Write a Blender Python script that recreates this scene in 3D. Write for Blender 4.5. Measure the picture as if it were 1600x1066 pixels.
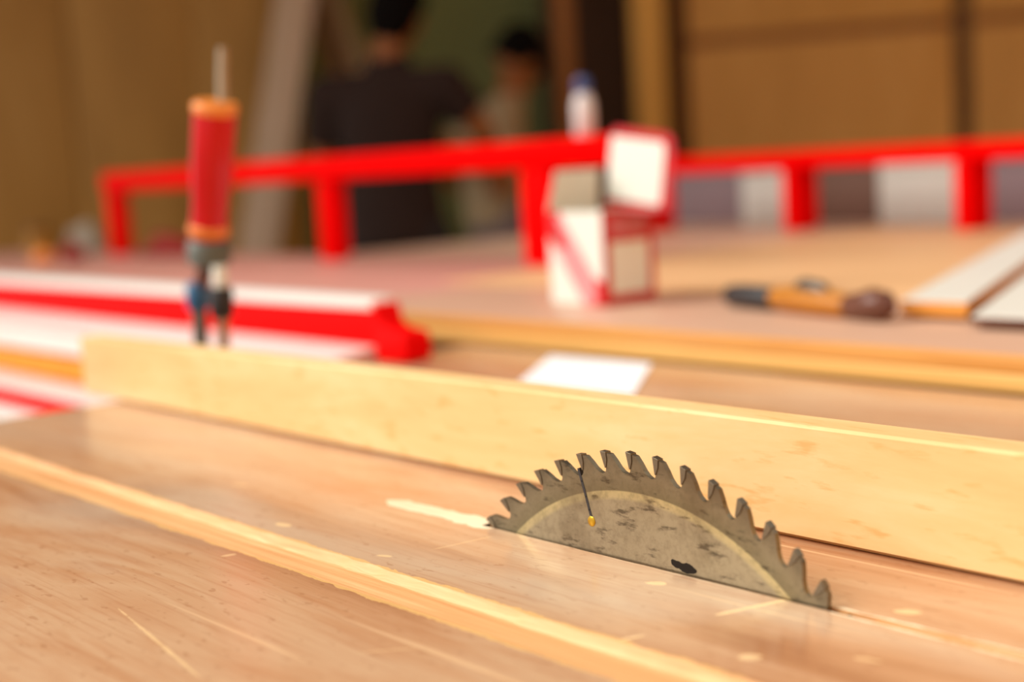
import bpy, bmesh, math, random
from mathutils import Vector, Matrix, Quaternion
random.seed(7)
C = bpy.context.scene.collection
for o in list(bpy.data.objects): bpy.data.objects.remove(o)
R = math.radians
# World frame: table top at z=0 (floor at -0.85); X runs along the saw cut, Y across it, metres.
FLOOR = -0.85
CAMZ = 0.15558
# ------------------------------------------------------------------ camera
cam = bpy.data.cameras.new('camera'); camo = bpy.data.objects.new('camera', cam); C.objects.link(camo)
F = Vector((-0.7586, 0.6398, -0.1233)); RT = Vector((0.6490, 0.7586, -0.0568)); UP = Vector((-0.0572, 0.1231, 0.9907))
m = Matrix((RT, UP, -F)).transposed().to_4x4(); m.translation = (0, 0, CAMZ); camo.matrix_world = m
cam.sensor_width = 36; cam.lens = 49.45; cam.clip_start = .02; cam.clip_end = 200
cam.dof.use_dof = True; cam.dof.focus_distance = 0.55; cam.dof.aperture_fstop = 4.0; cam.dof.aperture_blades = 0
bpy.context.scene.camera = camo
# ------------------------------------------------------------------ world, light, exposure
w = bpy.data.worlds.new('World'); bpy.context.scene.world = w; w.use_nodes = True
bg = w.node_tree.nodes['Background']; bg.inputs[0].default_value = (1.0, .985, .965, 1); bg.inputs[1].default_value = 1.02
vs = bpy.context.scene.view_settings
vs.view_transform = 'Standard'; vs.look = 'None'; vs.exposure = -0.05; vs.gamma = 1; vs.use_curve_mapping = False
sun = bpy.data.lights.new('sun', 'SUN'); sun.energy = 3.7; sun.angle = R(36); sun.color = (1, .97, .92)
suno = bpy.data.objects.new('sun', sun); C.objects.link(suno)
suno.rotation_euler = Vector((0.72, 0.78, -0.80)).to_track_quat('-Z', 'Y').to_euler()

# ------------------------------------------------------------------ materials
def s2l(c):
    return tuple((v/12.92 if v <= .04045 else ((v+.055)/1.055)**2.4) for v in [x/255 for x in c]) + (1,)
def nmat(name):
    mt = bpy.data.materials.new(name); mt.use_nodes = True
    nt = mt.node_tree; b = nt.nodes['Principled BSDF']
    return mt, nt, b
def plain(name, rgb, rough=.5, metal=0, var=.06, scale=30, bump=.0, spec=.5):
    mt, nt, b = nmat(name); N, L = nt.nodes, nt.links
    tc = N.new('ShaderNodeTexCoord'); no = N.new('ShaderNodeTexNoise'); no.inputs['Scale'].default_value = scale; no.inputs['Detail'].default_value = 4
    L.new(tc.outputs['Object'], no.inputs['Vector'])
    mx = N.new('ShaderNodeMix'); mx.data_type = 'RGBA'
    c = s2l(rgb); mx.inputs['A'].default_value = tuple(v*(1-var*2) for v in c[:3])+(1,); mx.inputs['B'].default_value = tuple(min(1, v*(1+var*2)) for v in c[:3])+(1,)
    L.new(no.outputs['Fac'], mx.inputs['Factor']); L.new(mx.outputs['Result'], b.inputs['Base Color'])
    b.inputs['Roughness'].default_value = rough; b.inputs['Metallic'].default_value = metal; b.inputs['Specular IOR Level'].default_value = spec
    if bump:
        bp = N.new('ShaderNodeBump'); bp.inputs['Strength'].default_value = bump; bp.inputs['Distance'].default_value = .002
        L.new(no.outputs['Fac'], bp.inputs['Height']); L.new(bp.outputs['Normal'], b.inputs['Normal'])
    return mt
def ramp(N, stops):
    r = N.new('ShaderNodeValToRGB'); e = r.color_ramp.elements
    while len(e) > 1: e.remove(e[0])
    e[0].position, e[0].color = stops[0][0], stops[0][1]
    for p, c in stops[1:]:
        x = e.new(p); x.color = c
    return r
def wood(name, cols, stretch=(3, 60, 60), rough=.5, bump=.15, fine=8, dots=None, spec=.4):
    """grain runs along the axis with the small stretch value"""
    mt, nt, b = nmat(name); N, L = nt.nodes, nt.links
    tc = N.new('ShaderNodeTexCoord'); mp = N.new('ShaderNodeMapping'); mp.inputs['Scale'].default_value = stretch
    L.new(tc.outputs['Object'], mp.inputs['Vector'])
    n1 = N.new('ShaderNodeTexNoise'); n1.inputs['Scale'].default_value = 1; n1.inputs['Detail'].default_value = 7; n1.inputs['Roughness'].default_value = .6; n1.inputs['Distortion'].default_value = .6
    L.new(mp.outputs[0], n1.inputs['Vector'])
    k = len(cols)
    rp = ramp(N, [(.3+.4*i/(k-1), s2l(c)) for i, c in enumerate(cols)])
    L.new(n1.outputs['Fac'], rp.inputs['Fac'])
    out = rp.outputs['Color']
    n2 = N.new('ShaderNodeTexNoise'); n2.inputs['Scale'].default_value = fine; n2.inputs['Detail'].default_value = 6
    L.new(mp.outputs[0], n2.inputs['Vector'])
    if dots:
        r2 = ramp(N, [(.58, (0, 0, 0, 1)), (.70, (1, 1, 1, 1))]); L.new(n2.outputs['Fac'], r2.inputs['Fac'])
        mx = N.new('ShaderNodeMix'); mx.data_type = 'RGBA'; mx.inputs['B'].default_value = s2l(dots)
        ml = N.new('ShaderNodeMath'); ml.operation = 'MULTIPLY'; ml.inputs[1].default_value = .6
        L.new(r2.outputs['Color'], ml.inputs[0]); L.new(ml.outputs[0], mx.inputs['Factor']); L.new(out, mx.inputs['A']); out = mx.outputs['Result']
    L.new(out, b.inputs['Base Color'])
    b.inputs['Roughness'].default_value = rough; b.inputs['Specular IOR Level'].default_value = spec
    bp = N.new('ShaderNodeBump'); bp.inputs['Strength'].default_value = bump; bp.inputs['Distance'].default_value = .001
    L.new(n2.outputs['Fac'], bp.inputs['Height']); L.new(bp.outputs['Normal'], b.inputs['Normal'])
    return mt
def tabletop_mat():
    """worn film-faced plywood: brownish pink, pale reflection haze painted in, chips and scratches, raw wood bared along the saw cut"""
    mt, nt, b = nmat('worn_plywood'); N, L = nt.nodes, nt.links
    tc = N.new('ShaderNodeTexCoord')
    def mapn(sc, rot=0):
        q = N.new('ShaderNodeMapping'); q.inputs['Scale'].default_value = sc; q.inputs['Rotation'].default_value = (0, 0, rot); L.new(tc.outputs['Object'], q.inputs['Vector']); return q.outputs[0]
    def noise(v, sc, det=6, ro=.6, dist=0):
        n = N.new('ShaderNodeTexNoise'); n.inputs['Scale'].default_value = sc; n.inputs['Detail'].default_value = det; n.inputs['Roughness'].default_value = ro; n.inputs['Distortion'].default_value = dist
        L.new(v, n.inputs['Vector']); return n.outputs['Fac']
    def mix(f, a, c, amt=1):
        x = N.new('ShaderNodeMix'); x.data_type = 'RGBA'
        if amt != 1:
            q = N.new('ShaderNodeMath'); q.operation = 'MULTIPLY'; q.inputs[1].default_value = amt; L.new(f, q.inputs[0]); f = q.outputs[0]
        L.new(f, x.inputs['Factor'])
        if isinstance(a, tuple): x.inputs['A'].default_value = a
        else: L.new(a, x.inputs['A'])
        x.inputs['B'].default_value = c
        return x.outputs['Result']
    def M(op, a, c=None):
        q = N.new('ShaderNodeMath'); q.operation = op
        for i, v in enumerate((a, c)):
            if v is None: continue
            if isinstance(v, (int, float)): q.inputs[i].default_value = v
            else: L.new(v, q.inputs[i])
        return q.outputs[0]
    def step(f, lo, hi):
        r = N.new('ShaderNodeMapRange'); r.inputs['From Min'].default_value = lo; r.inputs['From Max'].default_value = hi; L.new(f, r.inputs['Value']); return r.outputs[0]
    r1 = ramp(N, [(.30, s2l((164, 110, 72))), (.44, s2l((192, 142, 102))), (.58, s2l((204, 164, 126))), (.72, s2l((184, 128, 86)))])
    L.new(noise(mapn((4, 22, 22)), 1, 6, .6, .8), r1.inputs['Fac']); col = r1.outputs['Color']
    col = mix(step(noise(mapn((3, 9, 9)), 1.2, 4, .5, .5), .46, .70), col, s2l((200, 178, 152)), .7)  # grey haze of reflected sky and room, put into the colour
    grain = noise(mapn((14, 420, 420)), 1, 4, .6)
    col = mix(step(grain, .52, .72), col, s2l((168, 108, 72)), .40)
    speck = noise(mapn((120, 260, 260)), 1, 2, .5)
    col = mix(step(speck, .62, .70), col, s2l((150, 95, 60)), .35)
    # thin scratches along and across the table
    for sc, rot, lo in (((3, 190, 1), .05, .70), ((4, 150, 1), -.5, .745), ((5, 120, 1), 1.1, .765)):
        col = mix(step(noise(mapn(sc, rot), 1, 2, .4), lo, lo+.03), col, s2l((236, 196, 150)), .55)
    # pale chips
    wob = M('MULTIPLY', M('SUBTRACT', noise(mapn((130, 130, 1)), 1, 3, .6), .5), 1.6)
    for cx, cy, hl, hw, an, amt in ((-.5480, .3195, .0050, .0018, .17, .8), (-.3540, .3615, .0040, .0022, .38, .8), (-.3092, .3623, .0160, .0011, 1.30, .85), (-.2784, .3239, .0042, .0024, .84, .7),
                                    (-.3192, .3122, .0068, .0008, 1.24, .9), (-.5214, .2770, .0032, .0012, 1.32, .7), (-.2660, .3911, .0045, .0024, .45, .7), (-.4667, .3187, .0034, .0012, .39, .7),
                                    (-.4564, .3524, .0150, .0005, 1.44, .5), (-.3713, .2533, .0110, .0005, .94, .5), (-.4388, .2044, .0460, .0007, -.16, .6), (-.6400, .3500, .0060, .0018, .3, .5), (-.2500, .3450, .0050, .0016, .2, .5)):
        q = N.new('ShaderNodeMapping'); q.vector_type = 'TEXTURE'; q.inputs['Location'].default_value = (cx, cy, -FLOOR); q.inputs['Rotation'].default_value = (0, 0, an); q.inputs['Scale'].default_value = (hl, hw, 1)
        L.new(tc.outputs['Object'], q.inputs['Vector']); le = N.new('ShaderNodeVectorMath'); le.operation = 'LENGTH'; L.new(q.outputs[0], le.inputs[0])
        col = mix(step(M('ADD', le.outputs['Value'], wob), 1.08, .88), col, s2l((246, 208, 152)), amt)
    # raw wood along the cut
    sx = N.new('ShaderNodeSeparateXYZ'); L.new(tc.outputs['Object'], sx.inputs[0])
    dy = M('ABSOLUTE', M('SUBTRACT', sx.outputs['Y'], .3775))
    rag = noise(mapn((60, 160, 1)), 1, 3, .6)
    behind = M('MULTIPLY', step(sx.outputs['X'], -.548, -.538), step(sx.outputs['X'], -.462, -.468))
    ahead = step(sx.outputs['X'], -.29, -.285)
    wdt = M('ADD', M('MULTIPLY', behind, .0058), M('MULTIPLY', ahead, .0034))
    wdt = M('MULTIPLY', wdt, M('ADD', M('MULTIPLY', rag, 1.6), .2))
    edge = M('GREATER_THAN', wdt, dy)
    col = mix(edge, col, s2l((255, 240, 206)), .95)
    # sawdust rust stain around the end of the cut
    sb = M('MULTIPLY', step(dy, .05, .01), M('MULTIPLY', step(sx.outputs['X'], -.70, -.58), step(sx.outputs['X'], -.40, -.50)))
    col = mix(M('MULTIPLY', sb, step(noise(mapn((9, 30, 1)), 1, 3), .35, .65)), col, s2l((196, 116, 62)), .5)
    # frayed edges of the groove
    dg = M('ABSOLUTE', M('SUBTRACT', sx.outputs['Y'], .2955))
    gr = M('GREATER_THAN', M('ADD', M('MULTIPLY', noise(mapn((50, 130, 1)), 1, 4, .7), .0075), .0098), dg)
    col = mix(gr, col, s2l((240, 190, 118)), .75)
    L.new(col, b.inputs['Base Color'])
    L.new(M('ADD', M('MULTIPLY', noise(mapn((5, 16, 1)), 1, 3), .22), .10), b.inputs['Roughness']); b.inputs['Specular IOR Level'].default_value = .5
    bp = N.new('ShaderNodeBump'); bp.inputs['Strength'].default_value = .12; bp.inputs['Distance'].default_value = .0005
    L.new(M('ADD', grain, M('MULTIPLY', speck, .6)), bp.inputs['Height']); L.new(bp.outputs['Normal'], b.inputs['Normal'])
    return mt
def blade_mat():
    mt, nt, b = nmat('worn_blade_steel'); N, L = nt.nodes, nt.links
    tc = N.new('ShaderNodeTexCoord'); sx = N.new('ShaderNodeSeparateXYZ'); L.new(tc.outputs['Object'], sx.inputs[0])
    ln = N.new('ShaderNodeVectorMath'); ln.operation = 'LENGTH'
    cb = N.new('ShaderNodeCombineXYZ'); L.new(sx.outputs['X'], cb.inputs['X']); L.new(sx.outputs['Z'], cb.inputs['Z']); L.new(cb.outputs[0], ln.inputs[0])
    r = ln.outputs['Value']
    mr = N.new('ShaderNodeMapRange'); mr.inputs['From Min'].default_value = .09; mr.inputs['From Max'].default_value = .13; L.new(r, mr.inputs['Value'])
    def q(x): return (x-.09)/.04
    rp = ramp(N, [(q(.0905), s2l((172, 160, 132))), (q(.1075), s2l((176, 164, 134))), (q(.1090), s2l((202, 188, 142))), (q(.1112), s2l((206, 192, 142))), (q(.1117), s2l((136, 126, 96))), (q(.1175), s2l((146, 134, 106))), (q(.125), s2l((124, 112, 90)))])  # the pale ring is a highlight painted into the steel colour
    L.new(mr.outputs[0], rp.inputs['Fac']); col = rp.outputs['Color']
    def add(scale, lo, hi, c, amt, vscale=(1, 1, 1), inner=True):
        nonlocal col
        mp = N.new('ShaderNodeMapping'); mp.inputs['Scale'].default_value = vscale; L.new(tc.outputs['Object'], mp.inputs['Vector'])
        n = N.new('ShaderNodeTexNoise'); n.inputs['Scale'].default_value = scale; n.inputs['Detail'].default_value = 5; n.inputs['Roughness'].default_value = .65; L.new(mp.outputs[0], n.inputs['Vector'])
        k = N.new('ShaderNodeMapRange'); k.inputs['From Min'].default_value = lo; k.inputs['From Max'].default_value = hi; k.inputs['To Max'].default_value = amt; L.new(n.outputs['Fac'], k.inputs['Value'])
        x = N.new('ShaderNodeMix'); x.data_type = 'RGBA'; L.new(k.outputs[0], x.inputs['Factor']); L.new(col, x.inputs['A']); x.inputs['B'].default_value = s2l(c); col = x.outputs['Result']
        return n.outputs['Fac']
    add(40, .5, .75, (176, 166, 136), .5)
    add(150, .57, .66, (58, 48, 36), .7, (.45, 1, 1.5))
    f = add(420, .45, .7, (92, 84, 62), .3)
    add(20, .5, .72, (92, 70, 44), .6)
    # black resin smear near the table
    mq = N.new('ShaderNodeMapping'); mq.vector_type = 'TEXTURE'; mq.inputs['Location'].default_value = (.0235, -.0012, .0862); mq.inputs['Rotation'].default_value = (0, .12, 0); mq.inputs['Scale'].default_value = (1.9, 1, .62); L.new(tc.outputs['Object'], mq.inputs['Vector'])
    vd = N.new('ShaderNodeVectorMath'); vd.operation = 'LENGTH'; L.new(mq.outputs[0], vd.inputs[0])
    nn = N.new('ShaderNodeTexNoise'); nn.inputs['Scale'].default_value = 240; L.new(tc.outputs['Object'], nn.inputs['Vector'])
    ma = N.new('ShaderNodeMath'); ma.operation = 'MULTIPLY'; ma.inputs[1].default_value = .0062; L.new(nn.outputs['Fac'], ma.inputs[0])
    gt = N.new('ShaderNodeMath'); gt.operation = 'GREATER_THAN'; L.new(ma.outputs[0], gt.inputs[0]); L.new(vd.outputs['Value'], gt.inputs[1])
    x = N.new('ShaderNodeMix'); x.data_type = 'RGBA'; L.new(gt.outputs[0], x.inputs['Factor']); L.new(col, x.inputs['A']); x.inputs['B'].default_value = s2l((42, 38, 34)); col = x.outputs['Result']
    L.new(col, b.inputs['Base Color']); b.inputs['Metallic'].default_value = .8; b.inputs['Roughness'].default_value = .38
    tg = N.new('ShaderNodeTangent'); tg.direction_type = 'RADIAL'; tg.axis = 'Y'; b.inputs['Anisotropic'].default_value = .75; L.new(tg.outputs[0], b.inputs['Tangent'])
    bp = N.new('ShaderNodeBump'); bp.inputs['Strength'].default_value = .12; bp.inputs['Distance'].default_value = .0004; L.new(f, bp.inputs['Height']); L.new(bp.outputs['Normal'], b.inputs['Normal'])
    return mt

M_top = tabletop_mat(); M_blade = blade_mat()
M_groove = wood('groove_raw_wood', [(204, 142, 84), (222, 166, 108), (238, 192, 136)], (6, 220, 90), .55, .3)
M_bar = wood('beech_bar', [(226, 180, 116), (234, 192, 130), (240, 204, 148)], (7, 40, 34), .58, .12, 7, dots=(224, 160, 84))
M_bench = wood('bench_sheet', [(192, 148, 120), (202, 160, 132), (196, 154, 126)], (3, 14, 14), .42, .1)
M_bench_refl = wood('bench_sheet_red_reflect', [(204, 142, 128), (212, 154, 138), (206, 154, 132)], (3, 14, 14), .4, .1)  # bench sheet with the red rail's reflection put into its colour
M_tan = wood('tan_panel', [(214, 164, 114), (222, 174, 124), (218, 170, 120)], (3, 9, 9), .5, .08)
M_edge_o = wood('orange_edge', [(200, 136, 62), (212, 150, 74), (206, 144, 76)], (5, 60, 60), .45, .1)
M_edge_y = wood('yellow_edge', [(214, 162, 82), (226, 176, 98), (220, 168, 90)], (5, 60, 60), .45, .1)
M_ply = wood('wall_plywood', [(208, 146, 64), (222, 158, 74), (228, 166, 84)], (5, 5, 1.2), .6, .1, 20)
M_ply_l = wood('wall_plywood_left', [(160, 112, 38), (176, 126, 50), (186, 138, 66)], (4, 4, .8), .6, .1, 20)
M_green = plain('green_plaster', (130, 138, 84), .8, var=.12, scale=1.2)
M_darkdoor = plain('dark_recess', (72, 40, 8), .8, var=.1, scale=3)
M_post = wood('post_wood', [(150, 90, 30), (168, 104, 40)], (20, 20, 2), .6)
M_post_l = wood('light_post_wood', [(232, 170, 74), (240, 182, 92)], (20, 20, 2), .6)
M_batten = plain('dark_batten', (104, 66, 16), .7)
M_red = plain('red_paint', (238, 0, 0), .55, var=.04, scale=8, spec=.06)
M_redrail = plain('red_rail_paint', (236, 0, 0), .6, var=.04, scale=8, spec=.02)
M_white = plain('white_paint', (238, 232, 222), .4, var=.02)
M_white_shade = plain('shaded_white_paint', (234, 214, 206), .4, var=.03)  # white paint of the flanges, their light shade mixed into the colour
M_orange = wood('orange_scale', [(242, 130, 0), (252, 150, 4), (246, 140, 2)], (60, 5, 5), .5)
M_card = plain('white_paper', (250, 250, 250), .6, var=.01)
M_steel = plain('steel', (176, 160, 136), .35, .8, var=.06, scale=200)
M_dsteel = plain('dark_steel', (92, 86, 78), .4, .6, var=.06, scale=200)
M_collar = plain('grey_green_collar', (98, 100, 90), .5, .2)
M_blue = plain('blue_plastic', (44, 98, 140), .4)
M_black = plain('black_rubber', (38, 34, 34), .5)
M_clampred = plain('red_handle_lacquer', (206, 5, 9), .22, var=.04, spec=.35)
M_oring = plain('orange_ring', (240, 140, 56), .4)
M_carbide = plain('carbide', (120, 108, 88), .35, .8, var=.1, scale=800)
M_brass = plain('brass_plug', (204, 160, 44), .3, .8)
M_boxw = plain('white_carton', (234, 234, 220), .5, var=.01)
M_boxr = plain('red_print', (200, 14, 20), .45, var=.03)
M_boxg = plain('grey_carton_inside', (226, 222, 206), .7, var=.02)
M_boxp = plain('pink_print', (240, 150, 150), .5, var=.03)
M_boxpd = plain('rose_print', (206, 110, 116), .5, var=.03)
M_boxb = plain('brown_print', (150, 90, 60), .5)
M_btl = plain('white_bottle', (226, 220, 218), .35, var=.01)
M_cap = plain('blue_cap', (60, 78, 130), .4)
M_mel = plain('white_melamine', (228, 226, 212), .4, var=.015)
M_core = wood('board_core', [(214, 136, 48), (226, 150, 60)], (90, 90, 300), .6)
M_amber = wood('amber_handle', [(170, 104, 24), (190, 122, 34)], (20, 120, 120), .35)
M_umber = wood('umber_butt', [(92, 52, 36), (116, 70, 50)], (20, 120, 120), .35)
M_gbox = plain('grey_purple_box', (126, 104, 106), .7, var=.05, scale=6)
M_bbox = plain('brown_box', (104, 72, 56), .7, var=.05, scale=6)
M_wbox = plain('white_box', (198, 194, 182), .6, var=.03, scale=6)
M_floor = plain('concrete', (120, 104, 86), .8, var=.1, scale=3)
M_ceil = plain('ceiling_board', (150, 116, 76), .9, var=.05, scale=2)
M_plank = wood('pale_leaning_plank', [(196, 166, 134), (208, 178, 150), (190, 164, 128)], (30, 30, 2), .6)
M_plank2 = wood('rosy_leaning_plank', [(140, 98, 80), (152, 112, 92)], (30, 30, 2), .6)
M_skin = plain('skin', (160, 94, 42), .6, var=.05, scale=12)
M_hair = plain('black_hair', (14, 10, 8), .9, var=.2, scale=200, spec=.1)
M_shirt = plain('brown_shirt', (44, 24, 15), .95, var=.1, scale=14)
M_trouser = plain('charcoal_trousers', (40, 34, 32), .95, var=.1, scale=14)
M_wshirt = plain('cream_shirt', (176, 152, 116), .9, var=.06, scale=14)
M_gtrouser = plain('grey_trousers', (128, 112, 112), .9, var=.06, scale=14)
M_shoe = plain('dark_shoe', (40, 34, 30), .6)
M_yel = plain('yellow_tin', (160, 112, 20), .5)
M_cloth_g = plain('grey_cloth', (150, 138, 118), .9, var=.1, scale=20)
M_cloth_r = plain('dark_red_cloth', (140, 30, 18), .9, var=.1, scale=20)

# ------------------------------------------------------------------ mesh helpers
def tag(o, label=None, cat=None, group=None, kind=None):
    if label: o['label'] = label
    if cat: o['category'] = cat
    if group: o['group'] = group
    if kind: o['kind'] = kind
    return o
def empty(name, loc=(0, 0, 0), rot=0, label=None, cat=None, group=None):
    o = bpy.data.objects.new(name, None); C.objects.link(o); o.location = loc; o.rotation_euler = (0, 0, rot); o.empty_display_size = .05
    return tag(o, label, cat, group)
class MB:
    def __init__(s): s.v = []; s.f = []; s.mi = []; s.mats = []
    def _m(s, m):
        if m is None: return 0
        if m not in s.mats: s.mats.append(m)
        return s.mats.index(m)
    def poly(s, pts, m=None):
        n = len(s.v); s.v += [tuple(p) for p in pts]; s.f.append(tuple(range(n, n+len(pts)))); s.mi.append(s._m(m))
    def box(s, x0, x1, y0, y1, z0, z1, m=None, T=None):
        p = [Vector((x, y, z)) for z in (z0, z1) for y in (y0, y1) for x in (x0, x1)]
        if T: p = [T @ q for q in p]
        n = len(s.v); s.v += [tuple(q) for q in p]; k = s._m(m)
        for f in ((0, 2, 3, 1), (4, 5, 7, 6), (0, 1, 5, 4), (2, 6, 7, 3), (0, 4, 6, 2), (1, 3, 7, 5)):
            s.f.append(tuple(n+i for i in f)); s.mi.append(k)
    def prism(s, pts, d, m=None):
        """closed polygon pts (3-D) swept by vector d"""
        n = len(s.v); k = len(pts); d = Vector(d); q = s._m(m)
        s.v += [tuple(p) for p in pts] + [tuple(Vector(p)+d) for p in pts]
        s.f.append(tuple(range(n+k-1, n-1, -1))); s.f.append(tuple(range(n+k, n+2*k)))
        s.mi += [q, q]
        for i in range(k):
            j = (i+1) % k; s.f.append((n+i, n+j, n+k+j, n+k+i)); s.mi.append(q)
    def loft(s, p0, p1, prof, seg=20, m=None, sq=None):
        """lathe along p0->p1; prof = [(t, r)...] with t a fraction of the length; closed ends"""
        p0, p1 = Vector(p0), Vector(p1); ax = p1-p0; q = ax.to_track_quat('Z', 'Y'); k = s._m(m); n0 = len(s.v)
        for t, r in prof:
            for i in range(seg):
                a = 2*math.pi*i/seg
                rr = r*(1+(sq or 0)*math.cos(6*a))
                s.v.append(tuple(p0+ax*t+q @ Vector((rr*math.cos(a), rr*math.sin(a), 0))))
        for j in range(len(prof)-1):
            for i in range(seg):
                a = n0+j*seg+i; b_ = n0+j*seg+(i+1) % seg
                s.f.append((a, b_, b_+seg, a+seg)); s.mi.append(k)
        s.f.append(tuple(n0+seg-1-i for i in range(seg))); s.mi.append(k)
        e = n0+(len(prof)-1)*seg; s.f.append(tuple(e+i for i in range(seg))); s.mi.append(k)
    def tube(s, pts, r, seg=10, m=None):
        pts = [Vector(p) for p in pts]; rs = r if isinstance(r, (list, tuple)) else [r]*len(pts); k = s._m(m); n0 = len(s.v)
        for i, p in enumerate(pts):
            d = (pts[min(i+1, len(pts)-1)]-pts[max(i-1, 0)]).normalized(); q = d.to_track_quat('Z', 'Y')
            for j in range(seg):
                a = 2*math.pi*j/seg; s.v.append(tuple(p+q @ Vector((rs[i]*math.cos(a), rs[i]*math.sin(a), 0))))
        for i in range(len(pts)-1):
            for j in range(seg):
                a = n0+i*seg+j; b_ = n0+i*seg+(j+1) % seg; s.f.append((a, b_, b_+seg, a+seg)); s.mi.append(k)
        s.f.append(tuple(n0+seg-1-j for j in range(seg))); s.mi.append(k)
        e = n0+(len(pts)-1)*seg; s.f.append(tuple(e+j for j in range(seg))); s.mi.append(k)
    def build(s, name, mat=None, parent=None, bevel=0, smooth=True, seg=2, origin=None):
        me = bpy.data.meshes.new(name)
        og = Vector(origin) if origin else None
        me.from_pydata([tuple(Vector(p)-og) for p in s.v] if og else s.v, [], s.f)
        for mm in (s.mats or [mat]): me.materials.append(mm)
        if s.mats: me.polygons.foreach_set('material_index', s.mi)
        if bevel:
            bm = bmesh.new(); bm.from_mesh(me); bmesh.ops.remove_doubles(bm, verts=bm.verts, dist=1e-6)
            ed = [e for e in bm.edges if len(e.link_faces) == 2 and e.calc_face_angle(0) > .6]
            bmesh.ops.bevel(bm, geom=ed, offset=bevel, segments=seg, affect='EDGES', profile=.5)
            bm.to_mesh(me); bm.free()
        if smooth:
            me.polygons.foreach_set('use_smooth', [True]*len(me.polygons)); me.set_sharp_from_angle(angle=R(38))
        me.update()
        o = bpy.data.objects.new(name, me); C.objects.link(o)
        if og: o.location = og
        if parent:
            o.parent = parent
        return o
def local(parent, p):   # world point -> parent local
    return (Vector(p)-parent.location) if not parent.rotation_euler.z else Matrix.Rotation(-parent.rotation_euler.z, 3, 'Z') @ (Vector(p)-parent.location)
def wbox(name, x0, x1, y0, y1, z0, z1, mat, parent=None, bevel=.001):
    b = MB(); l = parent.location if parent else Vector()
    b.box(x0-l.x, x1-l.x, y0-l.y, y1-l.y, z0-l.z, z1-l.z); return b.build(name, mat, parent, bevel)

# camera-facing room frame: a = metres to the right, b = metres ahead (horizontal)
FH = Vector((-.764, .645, 0)); RH = Vector((.645, .764, 0))
YAW = math.atan2(RH.y, RH.x)
def ab(a, b, z=0): return RH*a+FH*b+Vector((0, 0, z))
TR = Matrix.Rotation(YAW, 4, 'Z')      # local (a, b, z) -> world
def rbox(name, a0, a1, b0, b1, z0, z1, mat, parent=None, bevel=.003, rot=0, pivot=None):
    b = MB()
    T = TR
    if rot: T = TR @ Matrix.Translation(pivot) @ Matrix.Rotation(rot, 4, 'Z') @ Matrix.Translation([-q for q in pivot])
    b.box(a0, a1, b0, b1, z0, z1, None, T); return b.build(name, mat, parent, bevel)

# ------------------------------------------------------------------ setting
def struct(o, label): o['kind'] = 'structure'; o['label'] = label; return o
struct(rbox('floor', -6, 9, -4, 9, FLOOR-.1, FLOOR, M_floor), 'dull grey concrete workshop floor')
struct(wbox('light_block_wall', 2.4, 2.5, -3, 9, FLOOR, 2.45, M_ply), 'unseen plywood side wall added to block light from the right')  # out of view, added to keep light off the right-facing sides
struct(rbox('ceiling', -6, 9, 2.5, 9, 2.45, 2.55, M_ceil), 'brown board ceiling over the workshop')
# left plywood wall with four upright sheets
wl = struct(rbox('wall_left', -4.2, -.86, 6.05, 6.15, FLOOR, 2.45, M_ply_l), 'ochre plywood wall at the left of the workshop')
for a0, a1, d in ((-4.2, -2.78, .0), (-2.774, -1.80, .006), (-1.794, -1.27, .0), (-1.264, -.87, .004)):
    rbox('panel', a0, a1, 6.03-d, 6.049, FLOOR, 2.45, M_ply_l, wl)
wb = struct(rbox('wall_back', -1.5, .45, 6.9, 7.0, FLOOR, 2.45, M_green), 'dull green wall behind the two workers')
struct(rbox('trim_1', .255, .325, 5.95, 6.1, FLOOR, 2.45, M_post), 'brown timber post between the green wall and the dark recess')
struct(rbox('wall_recess', .22, 1.2, 6.6, 6.7, FLOOR, 2.45, M_darkdoor), 'dark brown recess between two timber posts')
struct(rbox('trim_2', .575, .70, 5.93, 6.1, FLOOR, 2.45, M_post_l), 'pale timber post beside the tan plywood wall')
PV = (.70, 6.0, 0); RO = R(-18)
wr = struct(rbox('wall_right', .70, 8.0, 6.06, 6.14, FLOOR, 2.45, M_batten, rot=RO, pivot=PV), 'dark framed wall at the right carrying tan plywood sheets')
for a0, a1, z0, z1 in ((.80, 1.86, FLOOR, .60), (.80, 1.86, .645, 2.4), (1.93, 3.0, FLOOR, .60), (1.93, 3.0, .645, 2.4), (3.05, 4.3, FLOOR, .60), (3.05, 4.3, .645, 2.4), (4.35, 5.6, FLOOR, .60), (4.35, 5.6, .645, 2.4)):
    rbox('panel', a0, a1, 6.02, 6.059, z0, z1, M_ply, wr, rot=RO, pivot=PV)
rbox('rail', .80, 5.6, 6.035, 6.059, .601, .644, M_post, wr, rot=RO, pivot=PV)
rbox('batten', 1.862, 1.928, 6.03, 6.059, FLOOR, 2.4, M_batten, wr, rot=RO, pivot=PV)

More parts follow.
